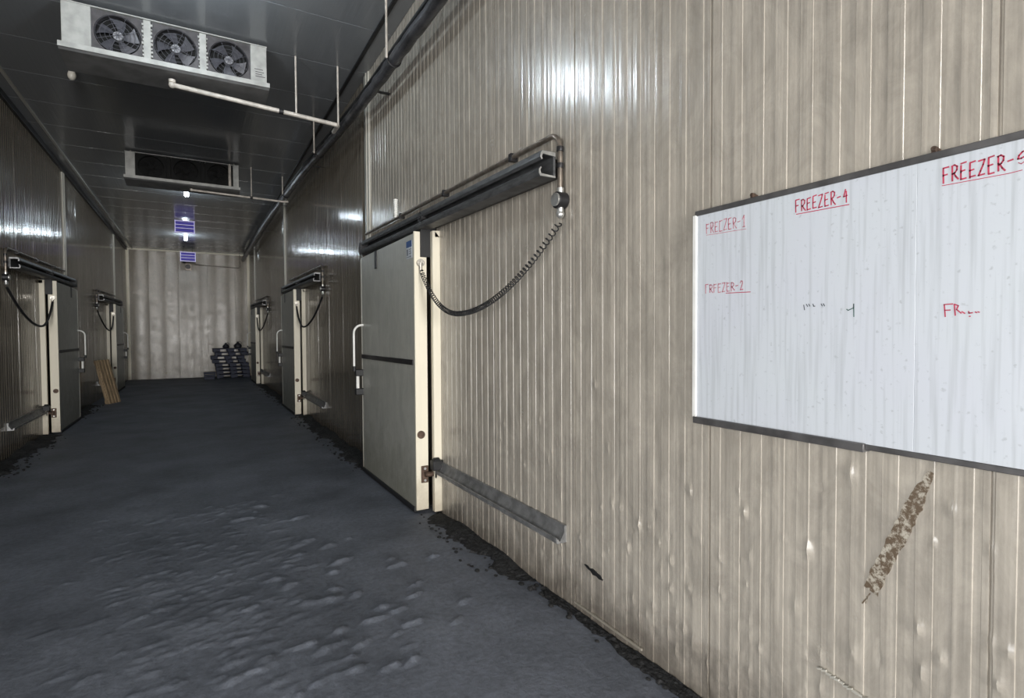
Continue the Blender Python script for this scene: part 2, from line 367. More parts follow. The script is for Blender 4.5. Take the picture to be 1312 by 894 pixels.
DENTS = [(.76,1.14),(1.05,1.19),(1.2,.86),(1.25,.63),(1.04,.56),(1.16,.49),(.84,.74),(.78,.67),(.64,.67),(.62,.77),(.83,.6),(1.77,.95),(2.32,.74),(2.25,.74),(1.97,.64),(2.19,.54),(1.89,.58),(1.6,.69),(1.59,.53),(1.89,.44),(1.78,.49),(2.11,.69),(2.74,.11),(1.48,.93),(2.47,1.39),(3.54,1.02),(2.36,1.04),(1.02,2.02)]
def ribbed_wall(name, X, sgn, y0, y1, m, label, dense=None, thick=0.14):
    """sgn: direction of the room from the wall along X (-1 for the right wall)"""
    cols = []
    if dense:
        cols = rib_columns(y0, dense[0]) [:-1] + rib_columns(dense[0], dense[1], True)[1:-1] + rib_columns(dense[1], y1)[1:]
    else:
        cols = rib_columns(y0, y1)
    zs = np.array([-0.05, 0.8, 2.0, HC]) if not dense else np.concatenate([[-0.05], np.arange(0.0, 1.5, 0.014), np.arange(1.5, 2.3, 0.05), [2.4, 3.5, HC]])
    ys = np.array([c[0] for c in cols]); rec = np.array([c[1] for c in cols])
    Yg, Zg = np.meshgrid(ys, zs)
    D = np.tile(-rec, (len(zs), 1))
    if dense:
        rs = np.random.RandomState(11)
        dl = [(y, z, rs.uniform(.009, .014), rs.uniform(.018, .034), rs.uniform(.006, .011)) for y, z in DENTS]
        for _ in range(330):
            y = rs.uniform(0.3, 4.5); z = abs(rs.normal(0, .5))+.03
            y = JOINT + round((y-JOINT)/.05)*.05 + rs.normal(0, .006)
            if z > 1.25: continue
            dl.append((y, z, rs.uniform(.004, .010), rs.uniform(.008, .026), rs.uniform(.0015, .0065)*(1 if rs.rand() > .3 else -1)))
        for y, z, a, b, h in dl:
            D += h*np.exp(-((Yg-y)/a)**2-((Zg-z)/b)**2)
        for _ in range(26):   # broad knocks low on the panels
            y = rs.uniform(0.3, 3.9); z = abs(rs.normal(0, .35)); D += rs.uniform(-.004, .003)*np.exp(-((Yg-y)/.05)**2-((Zg-z)/.12)**2)
    n, mm = len(ys), len(zs)
    v = np.stack([X + sgn*D, Yg, Zg], -1).reshape(-1, 3).tolist()
    i = np.arange(mm-1)[:, None]*n + np.arange(n-1)[None, :]
    f = np.stack([i, i+1, i+n+1, i+n], -1).reshape(-1, 4)
    if sgn > 0: f = f[:, ::-1]
    f = f.tolist()
    # close the slab behind
    k = len(v); xb = X - sgn*thick
    v += [(xb, y0, -0.05), (xb, y1, -0.05), (xb, y1, HC), (xb, y0, HC)]
    f += [(k+3, k+2, k+1, k)]
    lo0 = [r*n for r in range(mm)]; hi0 = [r*n+n-1 for r in range(mm)]
    f += [tuple(lo0[::-1]+[k, k+3][::1]), tuple(hi0+[k+2, k+1])]
    me = bpy.data.meshes.new(name); me.from_pydata(v, [], f); me.update(); me.materials.append(m)
    if dense: me.shade_smooth(); me.set_sharp_from_angle(angle=math.radians(28))
    o = bpy.data.objects.new(name, me); COL.objects.link(o)
    return tag(o, label, 'wall', kind='structure')

POSTS_R = [7.05, 14.72, 22.9]
POSTS_L = [6.3, 14.02, 21.75]
ribbed_wall('wall_right', WR, -1, YB, 7.25, M_wall, 'beige ribbed panel wall with dents, carrying the whiteboard', dense=(0.3, 4.7))
ribbed_wall('wall_right', WR, -1, 7.45, 14.92, M_far, 'shade-darkened panel wall between the first and second doors of the whiteboard side')
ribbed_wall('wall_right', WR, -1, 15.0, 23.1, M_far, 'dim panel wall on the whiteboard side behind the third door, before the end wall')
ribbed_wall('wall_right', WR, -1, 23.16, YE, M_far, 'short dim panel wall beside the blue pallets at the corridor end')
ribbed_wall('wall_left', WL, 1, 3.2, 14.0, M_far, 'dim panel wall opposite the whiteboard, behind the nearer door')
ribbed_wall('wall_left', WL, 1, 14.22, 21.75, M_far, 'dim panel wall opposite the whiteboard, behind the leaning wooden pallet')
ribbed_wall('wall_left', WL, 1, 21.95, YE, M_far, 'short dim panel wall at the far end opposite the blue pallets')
def struct(name, mb, m, label, cat, bevel=0.0):
    o = mb.build(name, m, None, bevel); return tag(o, label, cat, kind='structure')
# backing behind the wall slots, surround of the added side opening, rear wall with its loading door opening
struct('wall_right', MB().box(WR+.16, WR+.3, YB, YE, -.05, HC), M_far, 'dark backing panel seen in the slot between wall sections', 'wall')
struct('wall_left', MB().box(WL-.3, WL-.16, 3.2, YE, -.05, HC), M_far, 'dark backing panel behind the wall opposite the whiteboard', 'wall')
struct('wall_left', MB().box(WL-.3, WL, YB, -2.8, -.05, HC).box(WL-.3, WL, -2.8, 3.2, 3.0, HC).box(WL-.3, WL, 1.2, 3.2, -.05, 3.0), M_wall, 'panel wall around the added unseen side opening behind the camera', 'wall')
struct('wall_back', MB().box(WL-.3, -1.9, YB-.15, YB, -.05, HC).box(1.6, WR+.3, YB-.15, YB, -.05, HC).box(-1.9, 1.6, YB-.15, YB, 3.9, HC), M_wall, 'panel wall around the loading opening behind the camera', 'wall')
def end_wall():
    mb = MB(); n = 0
    x = WL-.3
    poly = []
    xs = []
    while x < WR+.3:
        xs += [(x, 0), (x+.004, .004), (x+.008, 0), (x+.245, 0), (x+.25, .0005), (x+.495, .0005), (x+.5, 0), (x+.745, 0), (x+.75, .0005), (x+.995, .0005)]; x += 1.0
    poly = [(a, YE+d) for a, d in xs] + [(WR+.32, YE+.2), (WL-.3, YE+.2)]
    mb.prism(poly, 'z', -.05, HC)
    return struct('wall_end', mb, M_end, 'beige panel wall closing the far end of the corridor', 'wall')
end_wall()
def ceiling():
    mb = MB(); y = YB-.2
    prof = [(YB-.2, HC)]
    k = math.ceil((YB-.2-0.9)/1.04)
    yy = 0.9+1.04*k
    while yy < YE:
        prof += [(yy-.006, HC), (yy-.004, HC+.012), (yy+.004, HC+.012), (yy+.006, HC)]; yy += 1.04
    prof += [(YE+.2, HC), (YE+.2, HC+.2), (YB-.2, HC+.2)]
    mb.prism(prof, 'x', WL-.3, WR+.3)
    return struct('ceiling', mb, M_ceil, 'dark glossy panel ceiling with cross joints', 'ceiling')
ceiling()

# --- trims
tn = [0]
def trim(mb, m, label, cat='trim', bevel=0.0):
    tn[0] += 1
    return struct('trim_%d' % tn[0], mb, m, label, cat, bevel)
for i, y in enumerate(POSTS_R):
    trim(MB().box(WR-.018, WR+.01, y, y+.2, 2.86 if i == 0 else 2.9, HC).box(WR-.03, WR-.018, y+.07, y+.085, 2.9, HC),
         M_trim, ['pale upright cover strip on the beige wall above the big open-track door', 'pale upright strip over the second door of the whiteboard side', 'pale upright strip over the third door of the whiteboard side'][i], 'trim', .003)
for i, y in enumerate(POSTS_L):
    if i == 0: continue
    trim(MB().box(WL-.01, WL+.02, y, y+.2, 2.85, HC).box(WL+.02, WL+.032, y+.09, y+.11, 2.85, HC),
         M_trim, ['', 'pale upright strip above the door opposite the whiteboard', 'pale upright strip above the door beside the leaning pallet'][i], 'trim', .003)
# cream corner angles of the end wall
trim(MB().box(WL-.01, WL+.09, YE-.012, YE+.01, 0, HC).box(WL-.01, WL+.012, YE-.12, YE, 0, HC), M_cream, 'cream corner angle up the end wall on the leaning pallet side', 'trim', .003)
trim(MB().box(WR-.09, WR+.01, YE-.012, YE+.01, 0, HC).box(WR-.012, WR+.01, YE-.12, YE, 0, HC), M_cream, 'cream corner angle up the end wall beside the blue pallets', 'trim', .003)
trim(MB().box(WL, WR, YE-.03, YE+.01, HC-.06, HC), M_cream, 'cream strip along the top of the end wall', 'trim', .003)
# ceiling edge covers
trim(MB().box(WL, WL+.045, YB, YE, HC-.09, HC), M_dark, 'dark strip in the angle of wall and ceiling opposite the whiteboard side', 'trim', .002)
trim(MB().box(WL+.19, WL+.225, YB, YE, HC-.03, HC), M_trim, 'thin pale edge strip along the ceiling opposite the whiteboard side', 'trim', .002)
trim(MB().box(WR-.20, WR-.165, YB, YE, HC-.03, HC), M_dark, 'thin dark strip along the ceiling above the lagged pipe', 'trim', .002)

# ------------------------------------------------------------------ sliding freezer doors
def TP(y): return 2.70 + 0.016*(y+2.09)          # track centre height, rising slightly towards the closed end
def door_set(idx, wx, s, y0, names, simple=False):
    """s=+1 right wall (d grows towards -X), s=-1 left wall. local x = -s*d."""
    X = lambda d: -s*d
    LW = 1.89
    # --- the leaf
    L = thing('door_%d' % idx, names['leaf'], 'door', (wx, y0, 0), kind='structure')
    d0, d1 = .10, .22
    MB().box(X(d0), X(d1-.002), .02, LW, .045, 2.62).build('door_panel', M_door, L, .004)
    MB().box(X(d0), X(d1), -.004, .022, .035, 2.635).build('edge_cap', M_cream, L, .003)
    MB().box(X(d1-.004), X(d1+.001), LW-.018, LW+.003, .05, 2.6).build('edge_strip', M_trim, L, .001)
    MB().box(X(d0+.02), X(d1+.012), .03, LW-.01, .012, .06).build('bottom_gasket', M_black, L, .004)
    MB().box(X(d1-.004), X(d1+.010), .05, LW-.03, 1.395, 1.445).build('bumper_strip', M_dark, L, .004)
    # hanger bracket on the near edge + roller in the track
    hb = MB().box(X(.015), X(.165), -.030, -.004, 2.40, 2.80).build('hanger_bracket', M_black, L, .004)
    mb = MB().cyl((X(.145), -.055, TP(0)+.02), (X(.185), -.055, TP(0)+.02), .05, 20)
    mb.cyl((X(.11), -.055, TP(0)+.02), (X(.20), -.055, TP(0)+.02), .014, 10)
    mb.build('roller', M_dark, hb)
    MB().box(X(.219), X(.229), 1.20, 1.27, 2.42, 2.62).build('hanger_plate', M_dark, L, .003)
    # disc bolts in the edge cap
    for z in (.745,):
        k = MB().cyl((X(.172), -.004, z), (X(.172), -.016, z), .037, 24)
        k.cyl((X(.172), -.016, z), (X(.172), -.022, z), .022, 16).box(X(.158), X(.186), -.024, -.02, z-.004, z+.004)
        k.build('disc_bolt', M_rust, L)
    # floor guide: plate with two ears on the edge, arm and roller reaching under the rail
    g = MB().box(X(.105), X(.175), -.018, -.004, .29, .45)
    g.build('guide_bracket', M_rust, L, .006)
    gb = MB().cyl((X(.05), -.05, .375), (X(.15), -.05, .375), .024, 14).box(X(.045), X(.07), -.085, -.012, .335, .415).box(X(.10), X(.13), -.05, -.01, .355, .395)
    gb.build('guide_arm', M_rust, L, .004)
    for z in (.315, .425):
        MB().cyl((X(.14), -.019, z), (X(.14), -.025, z), .012, 10).build('bolt_head', M_alu, L)
    # tall inverted-U pull handle near the closing edge
    hx, hy = .335, LW-.085
    top = 1.80
    loop = [(X(hx), hy, 1.30), (X(hx), hy, top-.10)] + [tuple(p) for p in arc((X(hx-.10), hy, top-.10), .10, 0, PI/2, 7, (X(1), 0, 0), (0, 0, 1))][1:]
    loop += [tuple(p) for p in arc((X(hx-.09), hy, top-.0), .0, 0, 1, 1, (1, 0, 0), (0, 0, 1))][1:]
    loop += [(X(d1), hy-.01, top)]
    MB().tube(loop, .0135, 12).build('pull_handle', M_white, L)
    MB().cyl((X(hx), hy, 1.245), (X(hx), hy, 1.305), .019, 12).build('handle_tip', M_black, L)
    # low latch lever: white grip between black brackets
    lt = MB().box(X(d1-.01), X(d1+.09), LW-.06, LW+.015, 1.18, 1.26).box(X(d1-.01), X(d1+.09), LW-.06, LW+.015, .95, 1.03).build('latch_bracket', M_black, L, .008)
    MB().cyl((X(d1+.055), LW-.01, 1.03), (X(d1+.055), LW-.01, 1.18), .02, 12).build('latch_grip', M_white, lt)
    if not simple:
        st = MB().box(X(d1-.002), X(d1+.001), .055, .21, 2.40, 2.565).build('sticker', M_swhite, L)
        MB().box(X(d1+.001), X(d1+.0016), .055, .21, 2.505, 2.565).build('blue_band', M_sblue, st)
        q = MB()
        q.box(X(d1+.001), X(d1+.0016), .155, .20, 2.43, 2.49)
        for z, a, b in ((2.485, .07, .14), (2.465, .08, .13), (2.445, .07, .14), (2.415, .07, .20)): q.box(X(d1+.001), X(d1+.0016), a, b, z-.004, z+.004)
        q.build('small_print', M_sgrey, st)
    # --- frame of the opening: cream posts and head on the wall
    F = MB().box(X(-.004), X(.072), -.085, -.028, .02, 2.64).box(X(-.004), X(.072), LW-.13, LW-.08, .02, 2.64).box(X(-.004), X(.05), -.085, LW-.08, 2.58, 2.64)
    Fo = F.build('trim_%d' % (20+idx), M_cream, None, .004); Fo.location = (wx, y0, 0)
    tag(Fo, names['frame'], 'door frame', kind='structure')
    # --- overhead track
    T = thing('door_track', names['track'], 'track', (wx, y0, 0), group='sliding door tracks')
    ya, yb = -2.085, LW+.13
    def ext(poly, y0_, y1_, mm, nm, par, sl=True):
        mb = MB(); n = len(poly)
        vs = [(X(d), y0_, TP(y0_)+z) for d, z in poly] + [(X(d), y1_, TP(y1_)+z) for d, z in poly]
        fs = [tuple(range(n-1, -1, -1)), tuple(range(n, 2*n))] + [(i, (i+1) % n, n+(i+1) % n, n+i) for i in range(n)]
        return mb.add(vs, fs).build(nm, mm, par)
    ext([(.0015, -.055), (.075, -.055), (.075, .055), (.0015, .055)], ya+.05, yb-.08, M_dark, 'mounting_rail', T)
    body = ext([(.075, -.078), (.185, -.078), (.195, -.062), (.195, -.035), (.180, -.020), (.172, -.026), (.182, -.040), (.178, -.060), (.090, -.064),
                (.090, .050), (.165, .056), (.172, .040), (.166, .026), (.174, .020), (.186, .036), (.182, .062), (.170, .078), (.075, .078)], ya, yb, M_track, 'track_channel', T)
    # bright sawn end of the extrusion
    for poly in ([(.076, -.076), (.185, -.076), (.193, -.060), (.193, -.037), (.181, -.022), (.175, -.027), (.184, -.040), (.180, -.062), (.076, -.066)],
                 [(.076, .052), (.165, .058), (.173, .040), (.168, .027), (.175, .022), (.184, .037), (.180, .060), (.170, .075), (.076, .075)]):
        ext(poly, ya-.003, ya-.0005, M_alu if not simple else M_rail, 'sawn_end', body)
    MB().box(X(.05), X(.20), yb-.03, yb+.02, TP(yb)-.09, TP(yb)+.06).box(X(.0015), X(.10), yb-.12, yb+.02, TP(yb)-.02, TP(yb)+.05).build('end_stop', M_black, T, .006)
    # --- low guide rail on the wall
    G = thing('guide_rail', names['rail'], 'rail', (wx, y0, 0), group='low guide rails beside the doors')
    ga, gb2 = -2.09, -.12
    MB().prism([(X(.0015), .385), (X(.072), .385), (X(.080), .393), (X(.080), .420), (X(.072), .422), (X(.070), .400), (X(.050), .398), (X(.018), .452), (X(.020), .492), (X(.0015), .492)], 'y', ga, gb2).build('rail_profile', M_rail, G)
    MB().prism([(X(.055), .392), (X(.074), .392), (X(.074), .414), (X(.066), .414)], 'y', ga-.004, ga-.0005).prism([(X(.002), .388), (X(.012), .388), (X(.012), .488), (X(.002), .488)], 'y', ga-.004, ga-.0005).build('sawn_end', M_alu if not simple else M_rail, G)
    MB().box(X(.0015), X(.105), gb2-.02, gb2+.065, .42, .51).cyl((X(.03), gb2+.02, .50), (X(.09), gb2+.02, .50), .035, 14).build('end_bracket', M_black, G, .008)
    # --- conduit above the track with its junction box
    Cn = thing('cable_conduit', names['conduit'], 'conduit', (wx, y0, 0), group='conduits above the sliding doors')
    dc = .036
    zt = lambda y: 2.905 + .020*(y+2.1)
    pts = [(X(dc), LW+.45, zt(LW+.45)), (X(dc), -1.98, zt(-1.98))] if s > 0 and idx == 1 else [(X(dc), LW-.1, zt(LW-.1)), (X(dc), -1.98, zt(-1.98))]
    pts += [tuple(p) for p in arc((X(dc), -1.98, zt(-2)-.10), .10, PI/2, PI, 7, (0, 1, 0), (0, 0, 1))][1:]
    pts += [(X(dc), -2.08, 2.56)]
    MB().tube(pts, .017, 12).build('pipe', M_conduit, Cn)
    for y in (-1.5, -.3, .9): MB().box(X(.0015), X(.058), y-.02, y+.02, zt(y)-.03, zt(y)+.024).build('pipe_clip', M_dark, Cn, .002)
    for z in (2.69, 2.79): MB().cyl((X(dc), -2.08, z+.03), (X(dc), -2.08, z), .023, 12).build('pipe_coupling', M_dark, Cn, .002)
    jb = MB().cyl((X(.0015), -2.08, 2.495), (X(.07), -2.08, 2.495), .050, 20).build('junction_box', M_dark, Cn, .004)
    MB().cyl((X(.07), -2.085, 2.495), (X(.082), -2.085, 2.495), .040, 20).build('box_lid', M_alu, jb)
    MB().cyl((X(dc), -2.08, 2.57), (X(dc), -2.08, 2.54), .023, 12).build('cable_gland', M_alu, Cn)
    MB().cyl((X(dc), -2.08, 2.45), (X(dc), -2.08, 2.42), .021, 12).ball((X(dc), -2.08, 2.41), .026).build('cable_gland', M_alu, Cn)
    if not simple:
        sp = MB()
        for k in range(8): sp.cyl((X(.055), 1.02, zt(1)+.03+k*.022), (X(.055), 1.02, zt(1)+.041+k*.022), .026, 14)
        sp.cyl((X(.055), 1.02, zt(1)), (X(.055), 1.02, zt(1)+.2), .016, 10)
        sp.build('ribbed_insulator', M_white, Cn)
    # --- coiled cable between box and leaf
    Cc = thing('coiled_cable', names['cable'], 'cable', (wx, y0, 0), group='spring cables of the sliding doors')
    pl = MB().cyl((X(.165), -.004, 2.345), (X(.165), -.03, 2.345), .036, 20).cyl((X(.165), -.018, 2.345), (X(.165), -.018, 2.27), .016, 12).build('plug', M_steel, Cc)
    A = Vector((X(.165), -.035, 2.27)); B = Vector((X(.045), -2.08, 2.355))
    ylow, zlow = -.88, 1.845
    def path(t):
        y = A.y + (B.y-A.y)*t
        w = (y-ylow)/((A.y-ylow) if y > ylow else (B.y-ylow))
        ze = A.z if y > ylow else B.z
        return Vector((A.x + (B.x-A.x)*t - s*.05*math.sin(PI*t), y, zlow + (ze-zlow)*abs(w)**2.1))
    n = 420; base = [path(i/n) for i in range(n+1)]
    if simple:
        MB().tube(base[::10], .017, 8).build('cable', M_black, Cc)
    else:
        ln = [0.0]
        for i in range(n): ln.append(ln[-1]+(base[i+1]-base[i]).length)
        tot = ln[-1]; turns = 84; seg = 11
        hel = []
        u0 = Vector((1, 0, 0))
        for i in range(turns*seg+1):
            f = i/(turns*seg)
            # denser coils in the belly, stretched near both ends
            g = f + .055*math.sin(2*PI*f)
            q = min(max(g, 0), 1)*tot
            j = min(int(np.searchsorted(ln, q)), n); j = max(j, 1)
            a = (q-ln[j-1])/max(ln[j]-ln[j-1], 1e-9)
            c = base[j-1].lerp(base[j], a); t = (base[j]-base[j-1]).normalized()
            w = t.cross(u0).normalized(); u = w.cross(t)
            ph = 2*PI*i/seg
            hel.append(c + (u*math.cos(ph)+w*math.sin(ph))*.018)
        MB().tube([A]+hel+[B], .0042, 6).build('cable', M_black, Cc)
    return L

door_set(1, WR, 1, 4.84, dict(
    leaf='large grey sliding freezer door with bright cream edge and sticker, nearest the whiteboard',
    frame='cream frame post beside the bright edge of the door nearest the whiteboard',
    track='dark overhead track with sawn bright end on the beige wall, over the stickered door',
    rail='long grey guide rail low on the beige wall below the spring cable',
    conduit='metal conduit bending down to a round box on the beige wall near the whiteboard',
    cable='black spring cable sagging across the beige wall from the stickered door'))
door_set(2, WR, 1, 12.09, dict(
    leaf='grey sliding freezer door with cream edge, second along the whiteboard side',
    frame='cream frame post of the second door along the whiteboard side',
    track='short looking dark track over the second door of the whiteboard side',
    rail='low guide rail sticking out beside the second door of the whiteboard side',
    conduit='dark conduit above the second door of the whiteboard side',
    cable='black cable loop hanging at the second door of the whiteboard side'), simple=True)
door_set(3, WR, 1, 20.6, dict(
    leaf='small distant sliding door with pale edge, beside the blue pallets',
    frame='pale frame post of the distant door beside the blue pallets',
    track='tiny distant track over the door beside the blue pallets',
    rail='tiny low guide rail by the distant door beside the blue pallets',
    conduit='thin conduit above the distant door beside the blue pallets',
    cable='thin cable loop at the distant door beside the blue pallets'), simple=True)
door_set(4, WL, -1, 12.04, dict(
    leaf='grey sliding freezer door opposite the whiteboard side, its cream edge beside a hanging cable loop',
    frame='cream frame post of the door opposite the whiteboard side, in front of the wooden pallet',
    track='dark overhead track cut by the edge of the photo, opposite the whiteboard side',
    rail='slanting low guide rail at the photo edge, opposite the whiteboard side',
    conduit='conduit with pale drop pipe at the photo edge, opposite the whiteboard side',
    cable='big black cable loop hanging at the photo edge, opposite the whiteboard side'), simple=True)
door_set(5, WL, -1, 19.95, dict(
    leaf='distant sliding freezer door with cream edge just behind the leaning wooden pallet',
    frame='cream frame post of the distant door beside the leaning wooden pallet',
    track='small dark track over the distant door above the leaning wooden pallet',
    rail='low guide rail hidden behind the leaning wooden pallet',
    conduit='thin conduit over the distant door above the leaning wooden pallet',
    cable='thin black cable loop hanging above the leaning wooden pallet'), simple=True)

# ------------------------------------------------------------------ whiteboard
def whiteboard():
    W = thing('whiteboard', 'large white marker board with red handwriting hung on the beige ribbed wall', 'whiteboard', (WR, 0.45, 1.30))
    o = (0.45, 1.30)
    yL, yR = 1.712, -0.75; zB, zT = 1.303, 2.205
    lx = lambda d: -d
    Y = lambda y: y-o[0]
    Z = lambda z: z-o[1]
    # two enamel sheets meeting at a seam
    MB().box(lx(.004), lx(.030), Y(yR), Y(.849), Z(zB), Z(zT)).build('board_panel', M_board, W, .001)
    MB().box(lx(.004), lx(.0305), Y(.8494), Y(yL), Z(zB), Z(zT)).build('board_panel', M_board, W, .001)
    MB().box(lx(.0), lx(.036), Y(yR), Y(yL+.006), Z(zT-.004), Z(zT+.018)).build('frame_rail', M_frame, W, .002)
    bf = MB().box(lx(.0), lx(.045), Y(.99), Y(yL+.006), Z(zB-.026), Z(zB+.003)).box(lx(.0), lx(.034), Y(yR), Y(.99), Z(zB-.018), Z(zB+.001))
    bf.build('frame_rail', M_frame, W, .002)
    MB().box(lx(.0), lx(.038), Y(yL-.003), Y(yL+.016), Z(zB), Z(zT)).build('frame_stile', M_white, W, .002)
    MB().box(lx(.0), lx(.036), Y(yR-.012), Y(yR), Z(zB), Z(zT)).build('frame_stile', M_white, W, .002)
    for y in (1.432, .806, -.3):
        c = MB().box(lx(.0), lx(.032), Y(y-.007), Y(y+.007), Z(zT+.012), Z(zT+.032)).cyl((lx(.014), Y(y), Z(zT+.030)), (lx(.034), Y(y), Z(zT+.030)), .008, 12)
        c.build('mounting_clip', M_rust, W, .0015)
    c = MB().cyl((lx(.0), Y(1.546), Z(1.279)), (lx(.02), Y(1.546), Z(1.279)), .009, 10).build('screw', M_alu, W)
    # ---- handwriting: ribbons lying on the enamel
    GL = {
        'F': [[(0, 1), (.02, .5), (.04, 0)], [(0, 1), (.6, 1.02)], [(.02, .52), (.45, .55)]],
        'R': [[(.05, 1), (.06, .5), (.08, 0)], [(.0, .98), (.3, 1.04), (.58, .92), (.55, .68), (.35, .52), (.1, .45)], [(.22, .48), (.45, .22), (.72, .02)]],
        'E': [[(.05, 1), (.04, .5), (.06, 0)], [(.05, 1), (.58, 1.05)], [(.05, .53), (.45, .57)], [(.06, 0), (.6, .03)]],
        'Z': [[(.0, 1), (.6, 1.04), (.45, .7), (.2, .3), (.0, 0), (.6, .04)]],
        '-': [[(.05, .5), (.5, .55)]],
        '1': [[(.0, .72), (.3, 1.05), (.3, .0)], [(.05, 0), (.5, .02)]],
        '2': [[(.05, .8), (.2, 1.02), (.48, .98), (.5, .75), (.3, .4), (.05, .02), (.6, .06)]],
        '4': [[(.3, 1.05), (.05, .45), (.55, .5)], [(.42, .95), (.44, 0)]],
        'L': [[(.05, .55), (.1, 0), (.5, .05)]],
    }
    def ribbons(strokes, w):
        mb = MB(); d0, d1 = .0306, .0312
        for st in strokes:
            for (a, b) in zip(st[:-1], st[1:]):
                pa, pb = Vector(a), Vector(b); t = pb-pa
                if t.length < 1e-6: continue
                t.normalize(); nn = Vector((-t.y, t.x))*w/2; e = t*w*.35
                q = [pa-e+nn, pb+e+nn, pb+e-nn, pa-e-nn]
                vs = [(lx(d0), Y(p.x), Z(p.y)) for p in q]+[(lx(d1), Y(p.x), Z(p.y)) for p in q]
                mb.add(vs, [(0,1,2,3),(7,6,5,4),(0,4,5,1),(1,5,6,2),(2,6,7,3),(3,7,4,0)])
        return mb
    def write(text, y0, y1, z0, z1, w, m, label, slope=0.0, skip=()):
        n = len(text); adv = (y0-y1)/(n-.25); R = random.Random(text)
        st = []
        for i, ch in enumerate(text):
            for j, s_ in enumerate(GL[ch]):
                if (i, j) in skip: continue
                h = (z1-z0)*R.uniform(.93, 1.05); jz = R.uniform(-.002, .002)
                st.append([(y0-(i+p[0]*1.05)*adv, z0+jz+p[1]*h+slope*(i/n)) for p in s_])
        o_ = ribbons(st, w).build('handwriting', m, W, recalc=False, smooth=False); o_['label'] = label
    def line(pts, w, m, nm='underline', label=None):
        o_ = ribbons([pts], w).build(nm, m, W, recalc=False, smooth=False)
        if label: o_['label'] = label
    write('FREEZER-1', 1.658, 1.458, 2.115, 2.158, .0036, M_redfaint, 'red handwriting FREEZER-1', skip=((4, 2), (3, 2)))
    line([(1.658, 2.109), (1.458, 2.103)], .002, M_redfaint)
    write('FREEZER-2', 1.661, 1.468, 1.856, 1.892, .0036, M_redfaint, 'red handwriting FREEZER-2', skip=((2, 3), (0, 2)))
    line([(1.554, 1.849), (1.436, 1.846)], .003, M_red)
    write('FREEZER-4', 1.246, 1.056, 2.129, 2.170, .0042, M_red, 'red handwriting FREEZER-4')
    line([(1.243, 2.121), (1.053, 2.118)], .003, M_red)
    write('FREEZER-', .781, .615, 2.126, 2.168, .0044, M_red, 'red handwriting FREEZER with a curved figure')
    line([(.783, 2.118), (.627, 2.115), (.60, 2.117)], .002, M_red)
    line([(.592, 2.168), (.600, 2.166), (.607, 2.158), (.609, 2.149), (.602, 2.149), (.594, 2.153)], .0042, M_red, 'handwriting')
    line([(.608, 2.139), (.602, 2.134), (.592, 2.141)], .002, M_red, 'handwriting')
    # remains of wiped-off writing
    g = [[(1.211, 1.782), (1.208, 1.764)], [(1.201, 1.784), (1.196, 1.776)], [(1.192, 1.784), (1.188, 1.777)], [(1.176, 1.784), (1.174, 1.776), (1.169, 1.776)], [(1.146, 1.783), (1.142, 1.775)], [(1.138, 1.783), (1.134, 1.775)]]
    ribbons(g, .003).build('handwriting', M_blackink, W, recalc=False, smooth=False)['label'] = 'wiped-off black pen strokes'
    g = [[(1.057, 1.760), (1.052, 1.756), (1.0335, 1.764), (1.034, 1.777), (1.033, 1.734)]]
    ribbons(g, .003).build('handwriting', M_greenink, W, recalc=False, smooth=False)['label'] = 'dark pen stroke like a 4'
    g = [[(.773, 1.762), (.770, 1.726)], [(.773, 1.762), (.752, 1.763)], [(.771, 1.745), (.758, 1.745)], [(.748, 1.760), (.745, 1.729)], [(.748, 1.762), (.738, 1.757), (.742, 1.746), (.731, 1.735)],
         [(.729, 1.739), (.722, 1.734)], [(.713, 1.739), (.712, 1.734), (.704, 1.735)], [(.711, 1.725), (.709, 1.725)], [(.697, 1.737), (.694, 1.735)], [(.691, 1.737), (.688, 1.736)]]
    ribbons(g, .0034).build('handwriting', M_red, W, recalc=False, smooth=False)['label'] = 'half-wiped dark red letters FR'
whiteboard()

# ------------------------------------------------------------------ torn tape, tear and loose strip on the beige wall
def tape():
    R = random.Random(5); a = Vector((.812, 1.245)); b = Vector((.985, .800))
    t = (b-a).normalized(); n = Vector((-t.y, t.x)); L = (b-a).length
    k = 34; left, right = [], []
    for i in range(k+1):
        f = i/k; w = .024*min(1, .25+f*3.2)*(1 if f < .9 else 1.0)
        left.append(a+t*L*f+n*(w+R.uniform(-.003, .003))); right.append(a+t*L*f-n*(w+R.uniform(-.003, .003)))
    mb = MB(); vs = []
    for l, r in zip(left, right): vs += [(WR-.0005, l.x, l.y), (WR-.0005, r.x, r.y), (WR-.0018, l.x, l.y), (WR-.0018, r.x, r.y)]
    fs = []
    for i in range(k):
        j = 4*i; fs += [(j+2, j+3, j+7, j+6), (j, j+4, j+5, j+1), (j, j+2, j+6, j+4), (j+1, j+5, j+7, j+3)]
    fs += [(0, 1, 3, 2), (4*k, 4*k+2, 4*k+3, 4*k+1)]
    mb.add(vs, fs)
    for s_ in (((.985, .790), (1.01, .745)), ((.995, .77), (.999, .75))):
        p, q = Vector(s_[0]), Vector(s_[1]); d = (q-p).normalized(); nn = Vector((-d.y, d.x))*.002
        mb.add([(WR-.0015, *(p+nn)), (WR-.0015, *(q+nn)), (WR-.0015, *(q-nn)), (WR-.0015, *(p-nn)), (WR-.0005, *(p+nn)), (WR-.0005, *(q+nn)), (WR-.0005, *(q-nn)), (WR-.0005, *(p-nn))], [(0,1,2,3),(7,6,5,4),(0,4,5,1),(1,5,6,2),(2,6,7,3),(3,7,4,0)])
    o = mb.build('tape_strip', M_tape, None, smooth=False)
    tag(o, 'torn strip of brown tape stuck slantwise on the beige wall below the whiteboard', 'tape')
tape()
